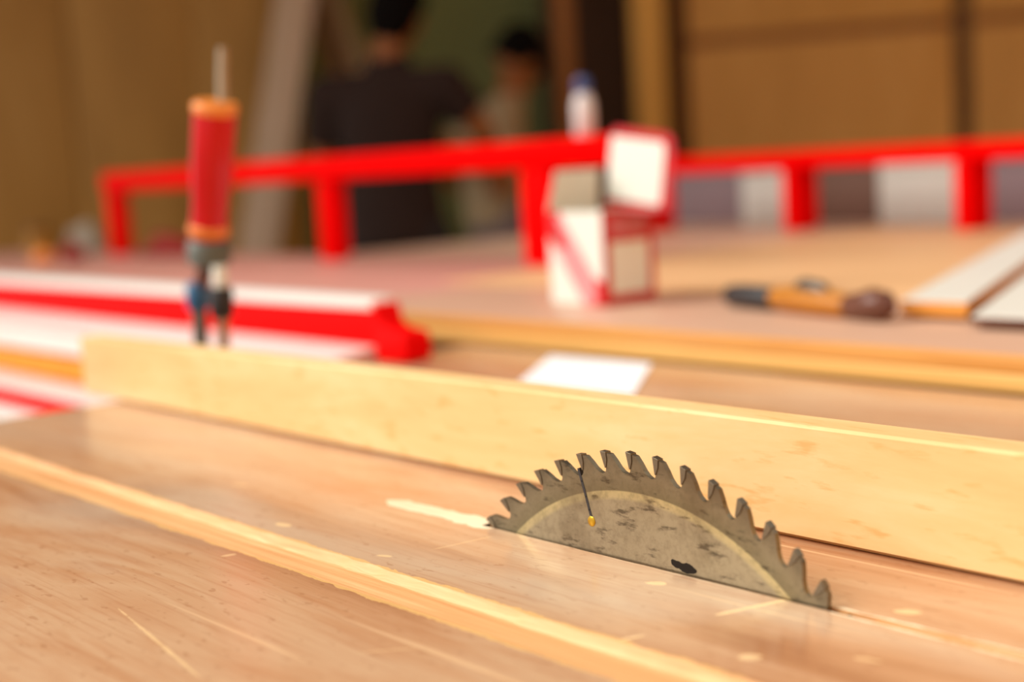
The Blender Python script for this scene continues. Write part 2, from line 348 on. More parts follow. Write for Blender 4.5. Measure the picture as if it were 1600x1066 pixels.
# ------------------------------------------------------------------ saw table
st = empty('saw_table', (0, 0, FLOOR), label='worn plywood saw table top with a long shallow groove in front of the blade', cat='table')
def jit(n, amp, sm=3):
    a = [random.uniform(-1, 1) for _ in range(n)]
    for _ in range(sm): a = [(a[max(i-1, 0)]+a[i]*2+a[min(i+1, n-1)])/4 for i in range(n)]
    return [x*amp for x in a]
NX = 420; X0, X1 = -.975, 1.2
xs = [X0+(X1-X0)*i/NX for i in range(NX+1)]
g0 = [.2835+j for j in jit(NX+1, .0008, 1)]; g1 = [.3075+j for j in jit(NX+1, .0014, 1)]
k0 = [.3752+j for j in jit(NX+1, .0004, 1)]; k1 = [.3798+j for j in jit(NX+1, .0004, 1)]
tb = MB(); lz = -FLOOR; lx = 0
def strip(lo, hi, zlo, zhi, m, i0=0, i1=NX):
    n = len(tb.v); k = tb._m(m)
    for i in range(i0, i1+1):
        tb.v.append((xs[i]+lx, lo[i] if isinstance(lo, list) else lo, zlo+lz)); tb.v.append((xs[i]+lx, hi[i] if isinstance(hi, list) else hi, zhi+lz))
    for j in range(i1-i0):
        a = n+2*j; tb.f.append((a, a+2, a+3, a+1)); tb.mi.append(k)
GD = -.0035
gm0 = [a+.0012 for a in g0]; gm1 = [a-.003 for a in g1]
strip(-.9, g0, 0, 0, M_top); strip(g0, gm0, 0, GD, M_groove); strip(gm0, gm1, GD, GD, M_groove); strip(gm1, g1, GD, 0, M_groove)
ik = next(i for i, x in enumerate(xs) if x > -.476)
kc = [.3775]*(NX+1)
strip(g1, kc, 0, 0, M_top, 0, ik); strip(kc, .77, 0, 0, M_top, 0, ik)
strip(g1, k0, 0, 0, M_top, ik, NX); strip(k1, .77, 0, 0, M_top, ik, NX)
strip(k0, k0, 0, -.03, M_groove, ik, NX); strip(k1, k1, -.03, 0, M_groove, ik, NX)
ia = next(i for i, x in enumerate(xs) if x > -.272)
strip(k0, k1, -.0016, -.0016, M_groove, ia, NX)   # scored only, not cut through, ahead of the blade
for y0, y1 in ((-.9, .37), (.385, .77)):
    tb.box(X0+lx, X1+lx, y0, y1, lz-.03, lz-.006, M_top)
tb.box(X0+lx, -.5+lx, .37, .385, lz-.03, lz-.006, M_top)
tb.poly([(X0+lx, y, z+lz) for y, z in ((-.9, -.006), (-.9, 0), (g0[0], 0), (gm0[0], GD), (gm1[0], GD), (g1[0], 0), (.77, 0), (.77, -.006))], M_top)
tb.poly([(X1+lx, y, z+lz) for y, z in ((-.9, -.006), (-.9, 0), (g0[-1], 0), (gm0[-1], GD), (gm1[-1], GD), (g1[-1], 0), (.77, 0), (.77, -.006))][::-1], M_top)
for yy in (-.9, .77): tb.poly([(x+lx, yy, z+lz) for x, z in ((X0, -.006), (X1, -.006), (X1, 0), (X0, 0))], M_top)
tb.build('tabletop', None, st)
for x0, x1, y0, y1 in ((-.93, 1.15, -.86, -.83), (-.93, 1.15, .71, .74), (-.93, -.90, -.82, .70), (1.12, 1.15, -.82, .70)):
    wbox('apron', x0, x1, y0, y1, -.13, -.031, M_post, st)
for x in (-.89, 1.05):
    for y in (-.82, .63): wbox('leg', x, x+.06, y, y+.06, FLOOR, -.031, M_post, st, .003)

# ------------------------------------------------------------------ rear benches
rb = empty('rear_bench', (-1, 1.04, FLOOR), label='raised rear bench with a two-tone raw wood front edge behind the saw table', cat='bench')
wbox('worktop', -1.22, 1.2, .7845, 1.30, -.004, .0241, M_bench, rb, .0008)
wbox('worktop', -3.25, -1.2205, .7845, 1.30, -.004, .0241, M_bench_refl, rb, .0008)['label'] = 'sheet at the left half of the bench, with the reflection of the red rail painted in pink'
wbox('edge_strip', -1.125, 1.2, .7785, .7843, .0125, .0239, M_edge_o, rb, .0012)['label'] = 'orange upper ply of the front edge'
wbox('edge_strip', -1.125, 1.2, .7775, .7843, .0005, .0122, M_edge_y, rb, .0012)['label'] = 'yellow lower ply of the front edge'
for x in (-3.2, -1.1, 1.1):
    for y in (.80, 1.22): wbox('leg', x, x+.07, y, y+.07, FLOOR, -.0045, M_post, rb, .003)
r2 = empty('far_bench', (-.3, 1.9, FLOOR), label='far bench carrying the right-hand red rail and the stored boxes', cat='bench')
wbox('worktop', -2.0, 1.2, 1.302, 2.6, -.01, .0241, M_bench, r2, .001)
for x in (-1.95, 1.1):
    for y in (1.33, 2.5): wbox('leg', x, x+.07, y, y+.07, FLOOR, -.0105, M_post, r2, .003)
tp = MB(); tp.box(-1.30, .9, 1.0, 1.86, .0243, .0271); tag(tp.build('panel_sheet', M_tan, None, .0006), 'thin tan fibreboard sheet lying flat on the rear benches under the red rail legs', 'panel')

# ------------------------------------------------------------------ wooden bar (fence)
bz = .0478
fb = MB()
fb.v = []
XL, XR = -1.030, .35
y0 = .4375
pf = [(0, .0022, .0009), (0, 0, .0035)]
# cross-section with a small rebate at the bottom front edge
def sect(x, h, d): return [(x, y0+.004, .0003), (x, y0+.004, .0020), (x, y0, .0026), (x, y0, h-.0012), (x, y0+.0012, h), (x, y0+d-.0012, h), (x, y0+d, h-.0012), (x, y0+d, .0003)]
rows = [sect(XL, .0452, .018), sect(-.6, bz, .018), sect(-.3, bz, .0185), sect(XR, bz, .021)]
n = 8
for r_ in rows: fb.v += r_
for j in range(len(rows)-1):
    for i in range(n):
        k = (i+1) % n; fb.f.append((j*n+i, j*n+k, (j+1)*n+k, (j+1)*n+i))
fb.f.append(tuple(range(n))); fb.f.append(tuple((len(rows)-1)*n+n-1-i for i in range(n)))
fb.mi = [0]*len(fb.f)
bar = fb.build('wooden_bar', M_bar); tag(bar, 'long straight pale beech bar on edge as fence behind the saw blade', 'fence')

# ------------------------------------------------------------------ saw blade
BR = .127; bx, by, bzc = -.3771, .3775, -.0837
sb = empty('saw_blade', (bx, by, bzc), label='round steel circular saw blade with hooked teeth rising through the table', cat='saw blade')
NT = 56; da = 2*math.pi/NT; A0 = .749
prof = [(0.0, 1.0), (.34, .9915), (.50, .972), (.66, .950), (.80, .9375), (.93, .932), (1.03, .9335), (1.10, .941), (1.115, .950)]
def bp(a, r, y=0): return (-r*BR*math.cos(a), y, r*BR*math.sin(a))
MID = dict(zip([p[0] for p in prof], (.20, .40, .52, .66, .79, .91, 1.02, 1.10, 1.15)))
ring = []; mono = []
slot_tooth = 4
for i in range(NT):
    a = A0+da*i
    for t, r in prof:
        ring.append((a+da*t, r)); mono.append(a+da*MID[t])
HB = .0011
bm = MB()
nR = len(ring)
outer = ring
mid = [(a, .915) for a in mono]; inner = [(a, .84) for a in mono]; hub = [(a, .12) for a in mono]
rings = [outer, mid, inner, hub]
for s_, yy in ((0, -HB), (1, HB)):
    base = len(bm.v)
    for rg in rings: bm.v += [bp(a, r, yy) for a, r in rg]
    for q in range(3):
        for i in range(nR):
            j = (i+1) % nR
            f = (base+q*nR+i, base+q*nR+j, base+(q+1)*nR+j, base+(q+1)*nR+i)
            bm.f.append(f if s_ else f[::-1])
B2 = 4*nR
for q in (0, 3):
    for i in range(nR):
        j = (i+1) % nR; f = (q*nR+i, q*nR+j, B2+q*nR+j, B2+q*nR+i); bm.f.append(f if q == 0 else f[::-1])
bm.mi = [0]*len(bm.f)
bd = bm.build('blade_body', M_blade, sb, 0, False)
# carbide tip on each visible tooth
tipm = None
for i in range(-2, 18):
    a = A0+da*i
    if tipm is None:
        t_ = MB(); hh = .0015
        pts = [(a+da*.0-.002, 1.003), (a+da*.20, .9985), (a+da*.20, .972), (a+da*.125, .949), (a+da*.088, .949)]
        pts = [(p[0]-a, p[1]) for p in pts]
        t_.prism([bp(p[0], p[1], -hh) for p in pts], (0, 2*hh, 0))
        o = t_.build('carbide_tip', M_carbide, sb, .0001, False); tipm = o.data
        o.rotation_euler = (0, a, 0); o0 = o
    else:
        o = o0.copy(); C.objects.link(o); o.parent = sb; o.rotation_euler = (0, a, 0)
# expansion slot (dark saw-cut) running from a gullet to a brass plug
as_ = A0+da*4.98
def xz(px, pz): return (px-bx, 0, pz-bzc)
sl = [(-.4095, .0335), (-.4078, .0285), (-.4058, .0225), (-.4042, .0172), (-.4031, .0140)]
sm = MB()
for i in range(len(sl)-1):
    (xa, za), (xb, zb) = sl[i], sl[i+1]; wv = .00062
    sm.box(-wv, wv, -.00125, .00125, 0, ((xb-xa)**2+(zb-za)**2)**.5+.0003, None,
           Matrix.Translation(xz(xa, za)) @ Matrix.Rotation(math.atan2(xb-xa, zb-za), 4, 'Y'))
sm.build('expansion_slot', M_black, sb)
pl = MB(); pl.loft((-.4032-bx, -.00155, .0125-bzc), (-.4032-bx, .00155, .0125-bzc), [(0, .0017), (.08, .0021), (.92, .0021), (1, .0017)], 20)
pl.build('brass_plug', M_brass, sb)
ar = MB(); ar.loft((0, -.02, 0), (0, .30, 0), [(0, .012), (.03, .0125), (.04, .0251), (.058, .0251), (.061, .0149), (.065, .0149), (.068, .025), (.09, .025), (.1, .0125), (1, .0125)], 20)
ar.build('arbor', M_dsteel, sb)

# ------------------------------------------------------------------ paper card
pc = MB(); q = [(-.849, .756), (-.741, .762), (-.656, .656), (-.766, .650)]
pc.prism([(x, y, .0002) for x, y in q][::-1], (0, 0, .0006))
tag(pc.build('paper_card', M_card), 'blank white card lying on the table behind the wooden bar', 'card')

# ------------------------------------------------------------------ striped sliding beam (upper)
bA = empty('striped_beam', (-2, .66, 0), label='upper red and white channel beam ending on the saw table behind the bar', cat='beam')
def xprism(name, prof, xa, xb, mat, parent, bev=.0015, slant=0):
    b = MB(); l = parent.location
    n = len(prof)
    b.v = [(xa-l.x, y-l.y, z-l.z) for y, z in prof]+[(xb+slant*(y-prof[0][0])-l.x, y-l.y, z-l.z) for y, z in prof]
    b.f = [tuple(range(n)), tuple(range(2*n-1, n-1, -1))]+[(i, i+n, (i+1) % n+n, (i+1) % n) for i in range(n)]; b.mi = [0]*len(b.f)
    bmq = bmesh.new(); tmp = bpy.data.meshes.new('t'); tmp.from_pydata(b.v, [], b.f); bmq.from_mesh(tmp); bmesh.ops.recalc_face_normals(bmq, faces=bmq.faces); bmq.to_mesh(tmp); bmq.free()
    b.v = [tuple(v.co) for v in tmp.vertices]; b.f = [tuple(p.vertices) for p in tmp.polygons]; bpy.data.meshes.remove(tmp)
    return b.build(name, mat, parent, bev)
XA = -3.0
xprism('top_flange', [(.664, .0425), (.664, .0505), (.679, .0525), (.690, .0525), (.690, .0425)], XA, -.968, M_white, bA, .0028)
xprism('web', [(.668, .0115), (.668, .0424), (.690, .0424), (.690, .0115)], XA, -.966, M_red, bA, .002)
xprism('lower_flange', [(.622, .0010), (.622, .0060), (.664, .0114), (.690, .0114), (.690, .0010)], XA, -.970, M_white_shade, bA, .001)
eb = MB()
eb.prism([(-.9658+2, .668-.66, z) for z in ()] or [(-.9655+2, .004, .0012), (-.922+2, .004, .0012), (-.920+2, .004, .005), (-.921+2, .004, .0235), (-.924+2, .004, .0262), (-.948+2, .004, .0285), (-.957+2, .004, .033), (-.961+2, .004, .0470), (-.9655+2, .004, .0490)], (0, .026, 0))
eb.build('end_block', M_red, bA, .002)
# lower guide rail in front of it, left of the saw table
bB = empty('striped_guide_rail', (-2, .58, FLOOR), label='lower red and white guide rail with orange strip at left of the wooden bar', cat='rail')
xprism('front_lip', [(.599, -.0185), (.599, -.0005), (.602, .0008), (.619, .0008), (.619, -.0185)], XA, -.985, M_white, bB, .0015)
xprism('scale_strip', [(.603, -.047), (.603, -.0225), (.612, -.0225), (.612, -.047)], XA, -.985, M_orange, bB, .0008)['label'] = 'bright orange measuring strip'
xprism('backing', [(.607, -.10), (.607, -.0187), (.640, -.0187), (.640, -.10)], XA, -.986, M_red, bB, .001)
xprism('lower_flange', [(.562, -.056), (.562, -.0495), (.606, -.0495), (.606, -.056)], XA, -1.0, M_white_shade, bB, .0015)
xprism('lower_web', [(.566, -.0755), (.566, -.0562), (.606, -.0562), (.606, -.0755)], XA, -1.0, M_red, bB, .001)
xprism('bottom_flange', [(.535, -.084), (.535, -.0758), (.606, -.0758), (.606, -.084)], XA, -1.0, M_white, bB, .0015)
for x in (-2.9, -2.0, -1.1):
    xprism('support', [(.61, FLOOR), (.61, -.101), (.66, -.101), (.66, FLOOR)], x, x+.06, M_dsteel, bB, .001)

# ------------------------------------------------------------------ clamp with red handle
cl = empty('red_clamp', (-.992, .535, .0), label='red-handled steel clamp with orange rings standing upright behind the bar', cat='clamp')
def L_(p): return Vector(p)-Vector((-.992, .535, 0))
hb, ht = Vector((-.9870, .53, .1125)), Vector((-.9590, .53, .2135))
b = MB(); b.loft(L_(hb), L_(ht), [(0, .0125), (.02, .0146), (.10, .0150), (.17, .0144), (.30, .0144), (.45, .0156), (.6, .0164), (.93, .0166), (.98, .0162), (1, .015)], 36, None, .035); b.build('handle', M_clampred, cl)
ax = ht-hb
for t0, t1, rr in ((.045, .115, .0160), (.945, 1.02, .0173)):
    b = MB(); b.loft(L_(hb+ax*t0), L_(hb+ax*t1), [(0, rr-.0006), (.2, rr), (.8, rr), (1, rr-.0012)], 30); b.build('ring', M_oring, cl)['label'] = 'orange ring'
b = MB(); b.tube([L_((-.9462, .530, .2155)), L_((-.9440, .53, .235)), L_((-.9405, .53, .2545))], [.0044, .0042, .0036], 14); b.build('pin', M_steel, cl)
b = MB(); b.loft(L_((-.9890, .53, .0925)), L_((-.9855, .53, .1122)), [(0, .0135), (.12, .0168), (.85, .0172), (1, .015)], 28); b.build('collar', M_collar, cl)
b = MB(); b.loft(L_((-1.0100, .533, .0780)), L_((-.998, .533, .0924)), [(0, .0055), (.5, .006), (1, .0075)], 16); b.build('neck', M_umber, cl)
b = MB(); b.loft(L_((-.9680, .527, .076)), L_((-.968, .527, .0924)), [(0, .0052), (.5, .006), (1, .0052)], 16); b.build('sleeve', M_boxw, cl)['label'] = 'cream sleeve'
b = MB(); b.loft(L_((-1.0180, .533, .0560)), L_((-1.016, .533, .078)), [(0, .0075), (.15, .0098), (.85, .0098), (1, .0075)], 12); b.build('nut', M_blue, cl)['label'] = 'blue plastic nut'
b = MB(); b.loft(L_((-.9690, .527, .052)), L_((-.968, .527, .0758)), [(0, .0075), (.15, .0092), (.85, .0092), (1, .008)], 12); b.build('nut', M_black, cl)['label'] = 'black plastic nut'
b = MB(); b.loft(L_((-1.0190, .533, .009)), L_((-1.018, .533, .0561)), [(0, .0056), (.5, .006), (1, .006)], 14); b.build('rod', M_collar, cl)
b = MB(); b.loft(L_((-.9715, .527, .009)), L_((-.969, .527, .0522)), [(0, .0042), (1, .0046)], 14); b.build('rod', M_steel, cl)
b = MB(); b.box(*(v for p in ((-1.032+.992, -.962+.992), (.512-.535, .547-.535), (.0003, .0092)) for v in p)); b.build('foot', M_dsteel, cl, .0012)

# ------------------------------------------------------------------ carton
cb_ = empty('product_carton', (-.95, .9175, .0241), label='small red and white product carton with raised lid on the rear bench', cat='carton')
cw, cd, ch = .0358, .0336, .0865
cm = MB()
cm.box(-cw, cw, -cd, cd, .0003, .001, M_boxw)
f_ = -cd
# front (left in the photo) face with diagonal printed band
def fr(u, v): return (-cw+2*cw*u, f_, .0003+ch*v)
for pts, mm in (
    ([(0, 0), (.62, 0), (.10, .62), (0, .74)], M_boxw), ([(.62, 0), (.80, 0), (.84, .10), (.36, .60), (.10, .62)], M_boxp),
    ([(.80, 0), (1, 0), (1, .26), (.84, .30), (.84, .10)], M_boxr), ([(.84, .10), (.84, .30), (.24, .98), (.16, .93), (.36, .60)], M_boxp),
    ([(0, .74), (.10, .62), (.36, .60), (.16, .93), (0, .95)], M_boxr), ([(0, .95), (.16, .93), (.24, .98), (.22, 1), (0, 1)], M_boxr),
    ([(.84, .30), (1, .26), (1, 1), (.22, 1), (.24, .98)], M_boxw)):
    cm.poly([fr(*p) for p in pts], mm)
e = cw
def sd(u, v): return (e, -cd+2*cd*u, .0003+ch*v)
def rect(fn, u0, u1, v0, v1, mm): cm.poly([fn(u0, v0), fn(u1, v0), fn(u1, v1), fn(u0, v1)], mm)
rect(sd, 0, 1, 0, .11, M_boxr); rect(sd, 0, .14, .11, .66, M_boxr); rect(sd, .88, 1, .11, .66, M_boxr); rect(sd, .14, .88, .11, .66, M_boxw)
rect(sd, 0, 1, .66, .72, M_boxr); rect(sd, 0, .16, .72, .92, M_boxr); rect(sd, .16, .84, .72, .92, M_boxpd); rect(sd, .84, 1, .72, .92, M_boxr); rect(sd, 0, 1, .92, 1, M_boxr)
cm.poly([(cw, cd, .0003), (-cw, cd, .0003), (-cw, cd, ch), (cw, cd, ch)], M_boxw); cm.poly([(-cw, cd, .0003), (-cw, -cd, .0003), (-cw, -cd, ch), (-cw, cd, ch)], M_boxw)
# inner walls
i_ = .0008
for a_, b_ in (((-cw+i_, -cd+i_), (cw-i_, -cd+i_)), ((cw-i_, -cd+i_), (cw-i_, cd-i_)), ((cw-i_, cd-i_), (-cw+i_, cd-i_)), ((-cw+i_, cd-i_), (-cw+i_, -cd+i_))):
    cm.poly([(a_[0], a_[1], .001), (a_[0], a_[1], ch), (b_[0], b_[1], ch), (b_[0], b_[1], .001)], M_boxg)
cm.build('carton_body', None, cb_, 0, False)
# lid standing up from the back edge
ld = MB(); T = Matrix.Translation((-cw-.0005+.0085, cd+.0006, ch+.0002)) @ Matrix.Rotation(R(8), 4, 'Y') @ Matrix.Rotation(R(-2), 4, 'X')
W_, H_ = .083, .078
ld.prism([T @ Vector(p) for p in ((0, 0, 0), (W_, 0, 0), (W_, 0, H_-.012), (W_-.004, 0, H_-.003), (W_-.012, 0, H_), (.006, 0, H_), (0, 0, H_-.006))], T.to_3x3() @ Vector((0, .0009, 0)))
ld.build('lid', M_boxr, cb_, 0, False)
ll = MB(); ll.prism([T @ Vector(p) for p in ((.001, -.0001, .010), (W_-.014, -.0001, .010), (W_-.011, -.0001, .014), (W_-.011, -.0001, H_-.014), (W_-.015, -.0001, H_-.009), (.002, -.0001, H_-.009))], T.to_3x3() @ Vector((0, -.0005, 0)))
ll.build('lid_label', M_boxw, cb_, 0, False)['label'] = 'white rounded panel on the raised lid'
df = MB(); df.prism([(-cw-.0002, -cd+.001, ch+.0002), (-cw-.0002, cd-.001, ch+.0002), (-cw+.006, cd-.003, ch+.038), (-cw+.006, -cd+.008, ch+.038)], (-.0008, 0, 0))
df.build('side_flap', M_boxg, cb_, 0, False)['label'] = 'grey inner side of the raised side flap'
df = MB(); df.prism([(cw+.0006, -cd+.018, ch), (cw+.0006, cd-.001, ch), (cw+.022, cd+.006, ch-.004), (cw+.022, -cd+.034, ch-.004)], (0, 0, .0008))
df.build('side_flap', M_boxr, cb_, 0, False)

# ------------------------------------------------------------------ left red rail with legs, bottle on it
lr = empty('red_guard_rail', (-1.9, 1.225, .0241), label='long red rail on legs standing along the rear bench edge', cat='rail')
wl_ = lambda n_, x0, x1, y0, y1, z0, z1, bev=.004: wbox(n_, x0, x1, y0, y1, z0, z1, M_redrail, lr, bev)
wl_('rail_bar', -2.665, -1.185, 1.204, 1.250, .150, .187, .006)
for x, wd in ((-2.66, .046), (-1.89, .042), (-1.400, .058)):
    wl_('leg', x, x+wd, 1.208, 1.240, .0243, .1498, .005)
bo = empty('white_bottle', (-1.295, 1.231, .1872), label='small white bottle with blue cap standing on the red rail', cat='bottle')
b = MB(); b.loft((0, 0, 0), (0, 0, .056), [(0, .0115), (.04, .013), (.72, .013), (.86, .0105), (1, .007)], 24); b.build('bottle_body', M_btl, bo)
b = MB(); b.loft((0, 0, .0535), (0, 0, .073), [(0, .0090), (.1, .0100), (.8, .0094), (1, .0065)], 20); b.build('cap', M_cap, bo)
# right rail
rr_ = empty('red_fence_rail', (-.6, 1.82, .0271), label='red rail on plate legs above the tan sheet at the right', cat='rail')
wr_ = lambda n_, x0, x1, y0, y1, z0, z1, bev=.003: wbox(n_, x0, x1, y0, y1, z0, z1, M_redrail, rr_, bev)
wr_('rail_bar', -1.78, .6, 1.79, 1.855, .1260, .1540, .004)
for x in (-1.75, -1.437, -1.128, -.62, -.1, .45): wr_('leg', x, x+.026, 1.792, 1.853, .0273, .1258)
# stored boxes behind it
for i, (x0, x1, y0, z1, mt, lab) in enumerate((
    (-1.90, -1.70, 2.02, .125, M_gbox, 'dull grey-purple box behind the red fence rail, next to the carton'),
    (-1.697, -1.560, 2.00, .118, M_wbox, 'narrow white box behind the red fence rail, left of its first visible leg'),
    (-1.555, -1.405, 2.02, .128, M_bbox, 'dark mauve-brown box behind the red fence rail, between its two visible legs'),
    (-1.400, -1.255, 2.00, .122, M_wbox, 'wide white box behind the red fence rail, left of its right visible leg'),
    (-1.250, -1.02, 2.02, .126, M_gbox, 'greyish mauve box behind the red fence rail at the right edge of the photo'))):
    e_ = empty('storage_box', ((x0+x1)/2, y0+.1, .0241), label=lab, cat='box', group='boxes stored behind the red fence rail')
    hx = (x1-x0)/2
    b = MB(); b.box(-hx, hx, -.1, .1, .0003, z1-.0241-.012); b.build('box_body', mt, e_, .002)
    b = MB(); b.box(-hx-.0008, hx+.0008, -.101, .101, z1-.0241-.0118, z1-.0241); b.build('box_lid', mt, e_, .002)

# ------------------------------------------------------------------ white melamine boards
bdv = Vector((-.390, .921, 0)); bdp = Vector((.921, .390, 0))
def board(name, p, wdt, lng, z0, th, label, fmat):
    e_ = empty(name, (p[0], p[1], z0), label=label, cat='board', group='white boards on the rear bench')
    T = Matrix(((bdp.x, bdv.x, 0, 0), (bdp.y, bdv.y, 0, 0), (0, 0, 1, 0), (0, 0, 0, 1)))
    # front end cut square to the bench rather than to the board
    sk = -.36
    b = MB(); t1 = .0012
    def pr(z_0, z_1): return [T @ Vector(q) for q in ((0, 0, z_0), (wdt, wdt*sk, z_0), (wdt, lng, z_0), (0, lng, z_0))], (0, 0, z_1-z_0)
    b.prism(*pr(.0002, th-t1)); b.build('core', fmat, e_, 0, False)
    b = MB(); b.prism(*pr(th-t1, th)); b.build('white_face', M_mel, e_, .0003, False)
board('white_board', (-.6155, .905), .050, .90, .0273, .0118, 'white-faced board with orange raw front end next to the wooden hand tool', M_core)
board('white_board', (-.5370, .873), .150, .90, .0273, .0065, 'thinner white-faced board at the right edge beside the orange-ended one', M_umber)

# ------------------------------------------------------------------ hand tool
ht_ = empty('hand_tool', (-.70, .905, .0241), label='dark-tipped amber wooden hand tool with grey ferrule lying before the white boards', cat='tool')
def HP(s, z, off=0):   # s metres along the tool from its left end
    d = Vector((.9745, -.2245, 0)); nrm = Vector((.2245, .9745, 0))
    return Vector((-.806, .928, 0))+d*s+nrm*off+Vector((0, 0, z-.0))-Vector((-.70, .905, 0))
b = MB(); b.tube([HP(0, .0102), HP(.006, .0102), HP(.03, .0108), HP(.058, .0105), HP(.064, .0110)], [.007, .0092, .0098, .0098, .008], 16); b.build('grip', M_black, ht_)
b = MB(); b.tube([HP(.0645, .0115), HP(.085, .0115), HP(.11, .0116), HP(.135, .0108), HP(.155, .0100)], [.008, .0105, .0112, .0105, .0092], 16); b.build('handle', M_amber, ht_)
b = MB(); b.tube([HP(.096, .0215), HP(.102, .0225), HP(.122, .021), HP(.130, .018)], [.005, .0068, .0068, .005], 14); b.build('ferrule', M_dsteel, ht_)
b = MB(); b.tube([HP(.1555, .0100), HP(.166, .0105), HP(.182, .0128), HP(.194, .0122), HP(.200, .009)], [.009, .0105, .0125, .0115, .0065], 16); b.build('butt', M_umber, ht_)

# ------------------------------------------------------------------ small things at the far left of the bench
e_ = empty('small_tin', (-2.95, 1.185, .0241), label='small yellow tin at the far left end of the rear bench', cat='tin')
b = MB(); b.loft((0, 0, .0003), (0, 0, .050), [(0, .026), (.03, .028), (.95, .028), (1, .026)], 24); b.build('tin_body', M_yel, e_)
b = MB(); b.loft((0, 0, .0502), (0, 0, .062), [(0, .024), (.1, .025), (.9, .025), (1, .022)], 24); b.build('tin_lid', M_batten, e_)
def lump(name, c, rx, ry, rz, mat, label, cat, seed):
    rnd = random.Random(seed); bmq = bmesh.new(); bmesh.ops.create_icosphere(bmq, subdivisions=4, radius=1)
    ph = [(rnd.uniform(2, 5), rnd.uniform(0, 6), rnd.uniform(2, 5), rnd.uniform(0, 6)) for _ in range(4)]
    for v in bmq.verts:
        k = 1+sum(.07*math.sin(a*v.co.x+p)*math.cos(b2*v.co.y+q2+v.co.z*2) for a, p, b2, q2 in ph)
        z = max(v.co.z, -.15)
        v.co = Vector((v.co.x*rx*k, v.co.y*ry*k, (z+.15)*rz*k+.0004))
    me = bpy.data.meshes.new(name); bmq.to_mesh(me); bmq.free(); me.materials.append(mat); me.polygons.foreach_set('use_smooth', [True]*len(me.polygons))
    o = bpy.data.objects.new(name, me); C.objects.link(o); o.location = c; return tag(o, label, cat)
lump('rag', (-2.62, 1.055, .0241), .022, .02, .022, M_oring, 'orange-pink crumpled rag in front of the yellow tin', 'rag', 1)
lump('rag', (-2.56, 1.09, .0241), .024, .022, .030, M_cloth_r, 'small dark red rag beside the yellow tin', 'rag', 2)
lump('rag', (-2.90, 1.262, .0241), .075, .034, .055, M_cloth_g, 'grey crumpled rag behind the first leg of the red guard rail', 'rag', 3)
lump('rag', (-2.47, 1.25, .0241), .10, .042, .036, M_cloth_r, 'flat dark red rag between the first two legs of the red guard rail', 'rag', 4)

# ------------------------------------------------------------------ leaning planks in the background
def plank(top, bot, wid, thick, mat, label):
    """leans: (a, b, z) of bottom and top centre"""
    p0, p1 = ab(*bot), ab(*top); d = (p1-p0); L0 = d.length; z_ = d.normalized(); x_ = RH.copy(); x_ = (x_-z_*x_.dot(z_)).normalized(); y_ = z_.cross(x_)
    T = Matrix(((x_.x, y_.x, z_.x, p0.x), (x_.y, y_.y, z_.y, p0.y), (x_.z, y_.z, z_.z, p0.z), (0, 0, 0, 1)))
    b = MB(); b.box(-wid/2, wid/2, -thick/2, thick/2, 0, L0); o = b.build('leaning_plank', mat, None, .003); o.matrix_world = T
    return tag(o, label, 'plank', 'planks leaning on the back wall')
plank((-.66, 5.96, 1.60), (-1.15, 5.60, FLOOR+.004), .155, .024, M_plank, 'wide pale plank leaning left of the worker in brown')
plank((-.99, 6.80, 1.6), (-.37, 6.55, FLOOR+.004), .065, .022, M_plank2, 'narrow rosy plank leaning behind the left shoulder of the worker in brown')
plank((-.90, 6.86, 1.6), (-.27, 6.64, FLOOR+.004), .06, .022, M_plank, 'narrow pale plank leaning right beside the rosy plank')

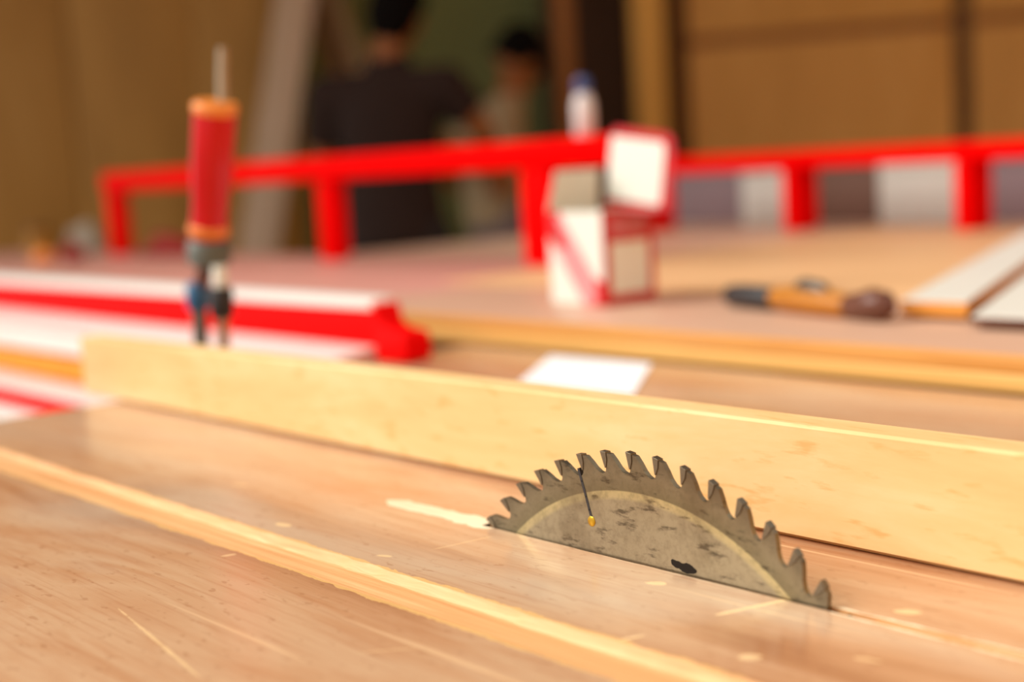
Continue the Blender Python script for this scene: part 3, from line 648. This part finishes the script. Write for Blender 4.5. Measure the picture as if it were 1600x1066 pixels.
# ------------------------------------------------------------------ people
class Body:
    def __init__(s): s.mb = MB()
    def cap(s, p0, p1, r0, r1, fl=1.0, hint=(0, 1, 0), flat_ends=False, seg=18):
        """tapered rounded limb; fl scales the section along hint"""
        p0, p1 = Vector(p0), Vector(p1); d = (p1-p0); L0 = max(d.length, 1e-4); z = d/L0 if d.length > 1e-4 else Vector((0, 0, 1))
        h = Vector(hint); y = (h-z*h.dot(z)); y = y.normalized() if y.length > 1e-3 else z.orthogonal().normalized(); x = y.cross(z)
        rows = []
        if flat_ends: rows = [(0, r0), (1, r1)]; rows = [(p0, r0), (p1, r1)]
        else:
            for i in range(5): a = -math.pi/2+math.pi/2*i/4.001; rows.append((p0+z*(r0*math.sin(a)), r0*max(math.cos(a), .02)))
            for i in range(5): a = math.pi/2*i/4.001; rows.append((p1+z*(r1*math.sin(a)), r1*max(math.cos(a), .02)))
        m_ = s.mb; n0 = len(m_.v)
        for c, r in rows:
            for j in range(seg):
                a = 2*math.pi*j/seg; m_.v.append(tuple(c+x*(r*math.cos(a))+y*(r*fl*math.sin(a))))
        for i in range(len(rows)-1):
            for j in range(seg):
                a = n0+i*seg+j; b_ = n0+i*seg+(j+1) % seg; m_.f.append((a, b_, b_+seg, a+seg)); m_.mi.append(0)
        m_.f.append(tuple(n0+seg-1-j for j in range(seg))); m_.mi.append(0)
        e = n0+(len(rows)-1)*seg; m_.f.append(tuple(e+j for j in range(seg))); m_.mi.append(0)
    def ell(s, c, r, rot=None):
        n0 = len(s.mb.v); c = Vector(c); rings_, seg = 12, 18
        for i in range(rings_+1):
            t = math.pi*(i/rings_); t = min(max(t, .02), math.pi-.02)
            for j in range(seg):
                a = 2*math.pi*j/seg; v = Vector((r[0]*math.sin(t)*math.cos(a), r[1]*math.sin(t)*math.sin(a), -r[2]*math.cos(t)))
                if rot: v = rot @ v
                s.mb.v.append(tuple(c+v))
        for i in range(rings_):
            for j in range(seg):
                a = n0+i*seg+j; b_ = n0+i*seg+(j+1) % seg; s.mb.f.append((a, b_, b_+seg, a+seg)); s.mb.mi.append(0)
        s.mb.f.append(tuple(n0+seg-1-j for j in range(seg))); s.mb.mi.append(0)
        e = n0+rings_*seg; s.mb.f.append(tuple(e+j for j in range(seg))); s.mb.mi.append(0)
    def fuse(s, name, mat, parent, vox=.009, smooth=5):
        o = s.mb.build(name, mat, parent, 0, True)
        md = o.modifiers.new('fuse', 'REMESH'); md.mode = 'VOXEL'; md.voxel_size = vox; md.use_smooth_shade = True
        sm_ = o.modifiers.new('soft', 'SMOOTH'); sm_.iterations = smooth; sm_.factor = .5
        dg_ = bpy.context.evaluated_depsgraph_get(); me = bpy.data.meshes.new_from_object(o.evaluated_get(dg_))
        old = o.data; o.modifiers.clear(); o.data = me; bpy.data.meshes.remove(old); me.name = name
        if not me.materials: me.materials.append(mat)
        return o
def hand(B, wrist, d, palm_n, thumb_side, scale=1.0, curl=.5):
    """palm, five unequal bent fingers; d points along the hand, palm_n out of the palm"""
    d = Vector(d).normalized(); n_ = Vector(palm_n); n_ = (n_-d*n_.dot(d)).normalized(); s_ = d.cross(n_)*thumb_side; w_ = Vector(wrist); k = scale
    B.cap(w_, w_+d*.085*k, .026*k, .038*k, .42, n_)
    for off, ln in ((-.028, .058), (-.010, .076), (.010, .084), (.028, .078)):
        p = w_+d*.095*k+s_*off*k; q = Vector(d); r_ = .0088*k
        for i, fr_ in enumerate((.45, .32, .23)):
            ang = curl*(.35+.45*i); v = (d*math.cos(ang)+n_*math.sin(ang)); p2 = p+v*ln*k*fr_; B.cap(p, p2, r_, r_*.92, 1, n_, seg=10); p = p2; r_ *= .92
    p = w_+d*.03*k+s_*.030*k; v = (d*.6+s_*.75+n_*.25).normalized(); p2 = p+v*.042*k; B.cap(p, p2, .0125*k, .0105*k, seg=10)
    v = (d*.9+s_*.25+n_*.35).normalized(); B.cap(p2, p2+v*.034*k, .0102*k, .0085*k, seg=10)
def person(loc, rot, J, label, shirt, trousers, sleeve, lean_hem):
    """J: joints in a local frame, figure faces +y, x to its right... z from the floor"""
    root = empty('person', loc, rot, label, 'person')
    V = {k: Vector(v) for k, v in J.items()}
    B = Body()
    hd = V['head']; face = (V['look']).normalized(); upv = (hd-V['neck']).normalized()
    rt = face.cross(upv).normalized(); upv = rt.cross(face).normalized()
    HR = Matrix((rt, face, upv)).transposed()
    hp = lambda x, y, z: hd+HR @ Vector((x, y, z))
    B.ell(hp(0, -.008, .022), (.074, .092, .092), HR); B.cap(hp(0, .012, -.02), hp(0, .030, -.078), .066, .040, 1, face)
    B.cap(hp(0, .075, .0), hp(0, .098, -.032), .009, .0165); B.cap(hp(0, .088, -.036), hp(0, .100, -.036), .012, .009)   # nose
    for s_ in (-1, 1):
        B.ell(hp(.076*s_, -.004, -.012), (.011, .019, .031), HR)      # ear
        B.ell(hp(.031*s_, .066, .004), (.015, .012, .011), HR)        # eye
        B.cap(hp(.014*s_, .078, .024), hp(.050*s_, .066, .024), .009, .008)   # brow
        B.ell(hp(.036*s_, .052, -.028), (.022, .020, .020), HR)       # cheek
    B.cap(hp(-.020, .082, -.058), hp(.020, .082, -.058), .0078, .0078); B.cap(hp(-.016, .081, -.070), hp(.016, .081, -.070), .0080, .0080)   # lips
    B.cap(V['neck'], hp(0, -.02, -.04), .056, .052)
    B.cap(V['chest'], V['neck']-Vector((0, 0, .02)), .13, .055, .72)
    B.cap(V['belly'], V['chest'], .125, .145, .72); B.cap(V['pelvis'], V['belly'], .145, .125, .75)
    for s_ in ('l', 'r'):
        B.cap(V['chest']+Vector((0, 0, .07)), V['sh'+s_], .085, .058); B.cap(V['sh'+s_], V['el'+s_], .050, .040); B.cap(V['el'+s_], V['wr'+s_], .041, .027)
        B.cap(V['hip'+s_], V['kn'+s_], .082, .056); B.cap(V['kn'+s_], V['an'+s_], .055, .036); B.cap(V['an'+s_]+Vector((0, -.02, -.04)), V['an'+s_]+Vector((0, .15, -.055)), .036, .028)
        hand(B, V['wr'+s_], V['hd'+s_], V['pn'+s_], 1 if s_ == 'r' else -1)
    body = B.fuse('body', M_skin, root, .0075)
    # eyes and mouth
    for s_ in (-1, 1):
        e2 = Body(); e2.ell(hp(.031*s_, .0735, .004), (.0085, .0065, .005), HR); e2.mb.build('eye', M_black, body)
    S = Body()
    S.cap(V['chest']+Vector((0, 0, -.02)), V['neck']-Vector((0, 0, .045)), .150, .078, .78); S.cap(V['belly'], V['chest'], .152, .168, .76); S.cap(lean_hem, V['belly'], .168, .150, .78, flat_ends=True)
    for s_ in ('l', 'r'):
        S.cap(V['chest']+Vector((0, 0, .075)), V['sh'+s_], .10, .070); p = V['sh'+s_].lerp(V['el'+s_], sleeve); S.cap(V['sh'+s_], V['sh'+s_].lerp(p, .5), .074, .068); S.cap(V['sh'+s_], p, .070, .066, flat_ends=True)
    S.fuse('shirt', shirt, root, .009)
    Tt = Body(); Tt.cap(V['pelvis'], V['pelvis']+Vector((0, 0, .10)), .160, .142, .78)
    for s_ in ('l', 'r'):
        Tt.cap(V['hip'+s_], V['kn'+s_], .094, .072); Tt.cap(V['kn'+s_], V['an'+s_]+Vector((0, 0, .01)), .072, .058, flat_ends=True); Tt.cap(V['kn'+s_], V['kn'+s_]*.6+V['an'+s_]*.4, .072, .066)
    Tt.fuse('trousers', trousers, root, .010)
    H = Body(); H.ell(hp(0, -.030, .046), (.091, .100, .094), HR); H.ell(hp(0, -.044, -.006), (.088, .076, .082), HR); H.ell(hp(0, -.046, -.050), (.070, .052, .052), HR); H.cap(hp(-.035, .052, .090), hp(.04, .050, .092), .022, .020)
    H.fuse('hair', M_hair, root, .007, 2)
    for s_ in ('l', 'r'):
        q2 = Body(); a_ = V['an'+s_]; q2.cap(a_+Vector((0, -.03, -.035)), a_+Vector((0, .15, -.048)), .046, .038); q2.cap(a_+Vector((0, 0, 0)), a_+Vector((0, .02, -.03)), .042, .045)
        q2.fuse('shoe', M_shoe, root, .008)
    return root
# worker in brown, back to the camera
p1 = ab(-.35, 4.5, FLOOR)
person(tuple(p1), YAW+R(-12), dict(
    head=(.035, .050, 1.490), look=(.10, .9, -.30), neck=(.005, .01, 1.375), chest=(0, .0, 1.16), belly=(0, .0, .98), pelvis=(0, 0, .84),
    shl=(-.195, .0, 1.255), shr=(.190, .0, 1.262), ell=(-.255, .05, 1.02), elr=(.285, .06, 1.125), wrl=(-.17, .26, .96), wrr=(.265, .27, 1.02),
    hdl=(.4, .9, -.1), hdr=(-.2, .9, -.1), pnl=(.3, -.2, -1), pnr=(-.3, -.2, -1),
    hipl=(-.09, 0, .80), hipr=(.09, 0, .80), knl=(-.11, .02, .45), knr=(.11, .02, .45), anl=(-.12, 0, .085), anr=(.12, 0, .085)),
    'person seen from behind in a dark brown T-shirt, head bowed over work', M_shirt, M_trouser, .64, (0, 0, .78))
# worker facing left, bent forward
p2 = ab(-.065, 5.45, FLOOR)
person(tuple(p2), YAW+R(115), dict(
    head=(-.04, -.150, 1.40), look=(.05, .8, -.55), neck=(-.02, -.105, 1.275), chest=(0, -.04, 1.08), belly=(0, -.03, .93), pelvis=(0, -.06, .84),
    shl=(-.16, -.02, 1.205), shr=(.16, -.02, 1.205), ell=(-.20, .03, .93), elr=(.20, .03, .95), wrl=(-.15, .17, 1.09), wrr=(.12, .21, 1.06),
    hdl=(.35, .9, .2), hdr=(-.35, .9, .15), pnl=(.5, -.2, -.8), pnr=(-.5, -.2, -.8),
    hipl=(-.09, -.06, .80), hipr=(.09, -.06, .80), knl=(-.10, -.03, .45), knr=(.10, -.03, .45), anl=(-.11, -.06, .085), anr=(.11, -.06, .085)),
    'person in a cream shirt with black hair bending his head down, facing left', M_wshirt, M_gtrouser, .62, (0, -.05, .80))
bpy.context.view_layer.update()
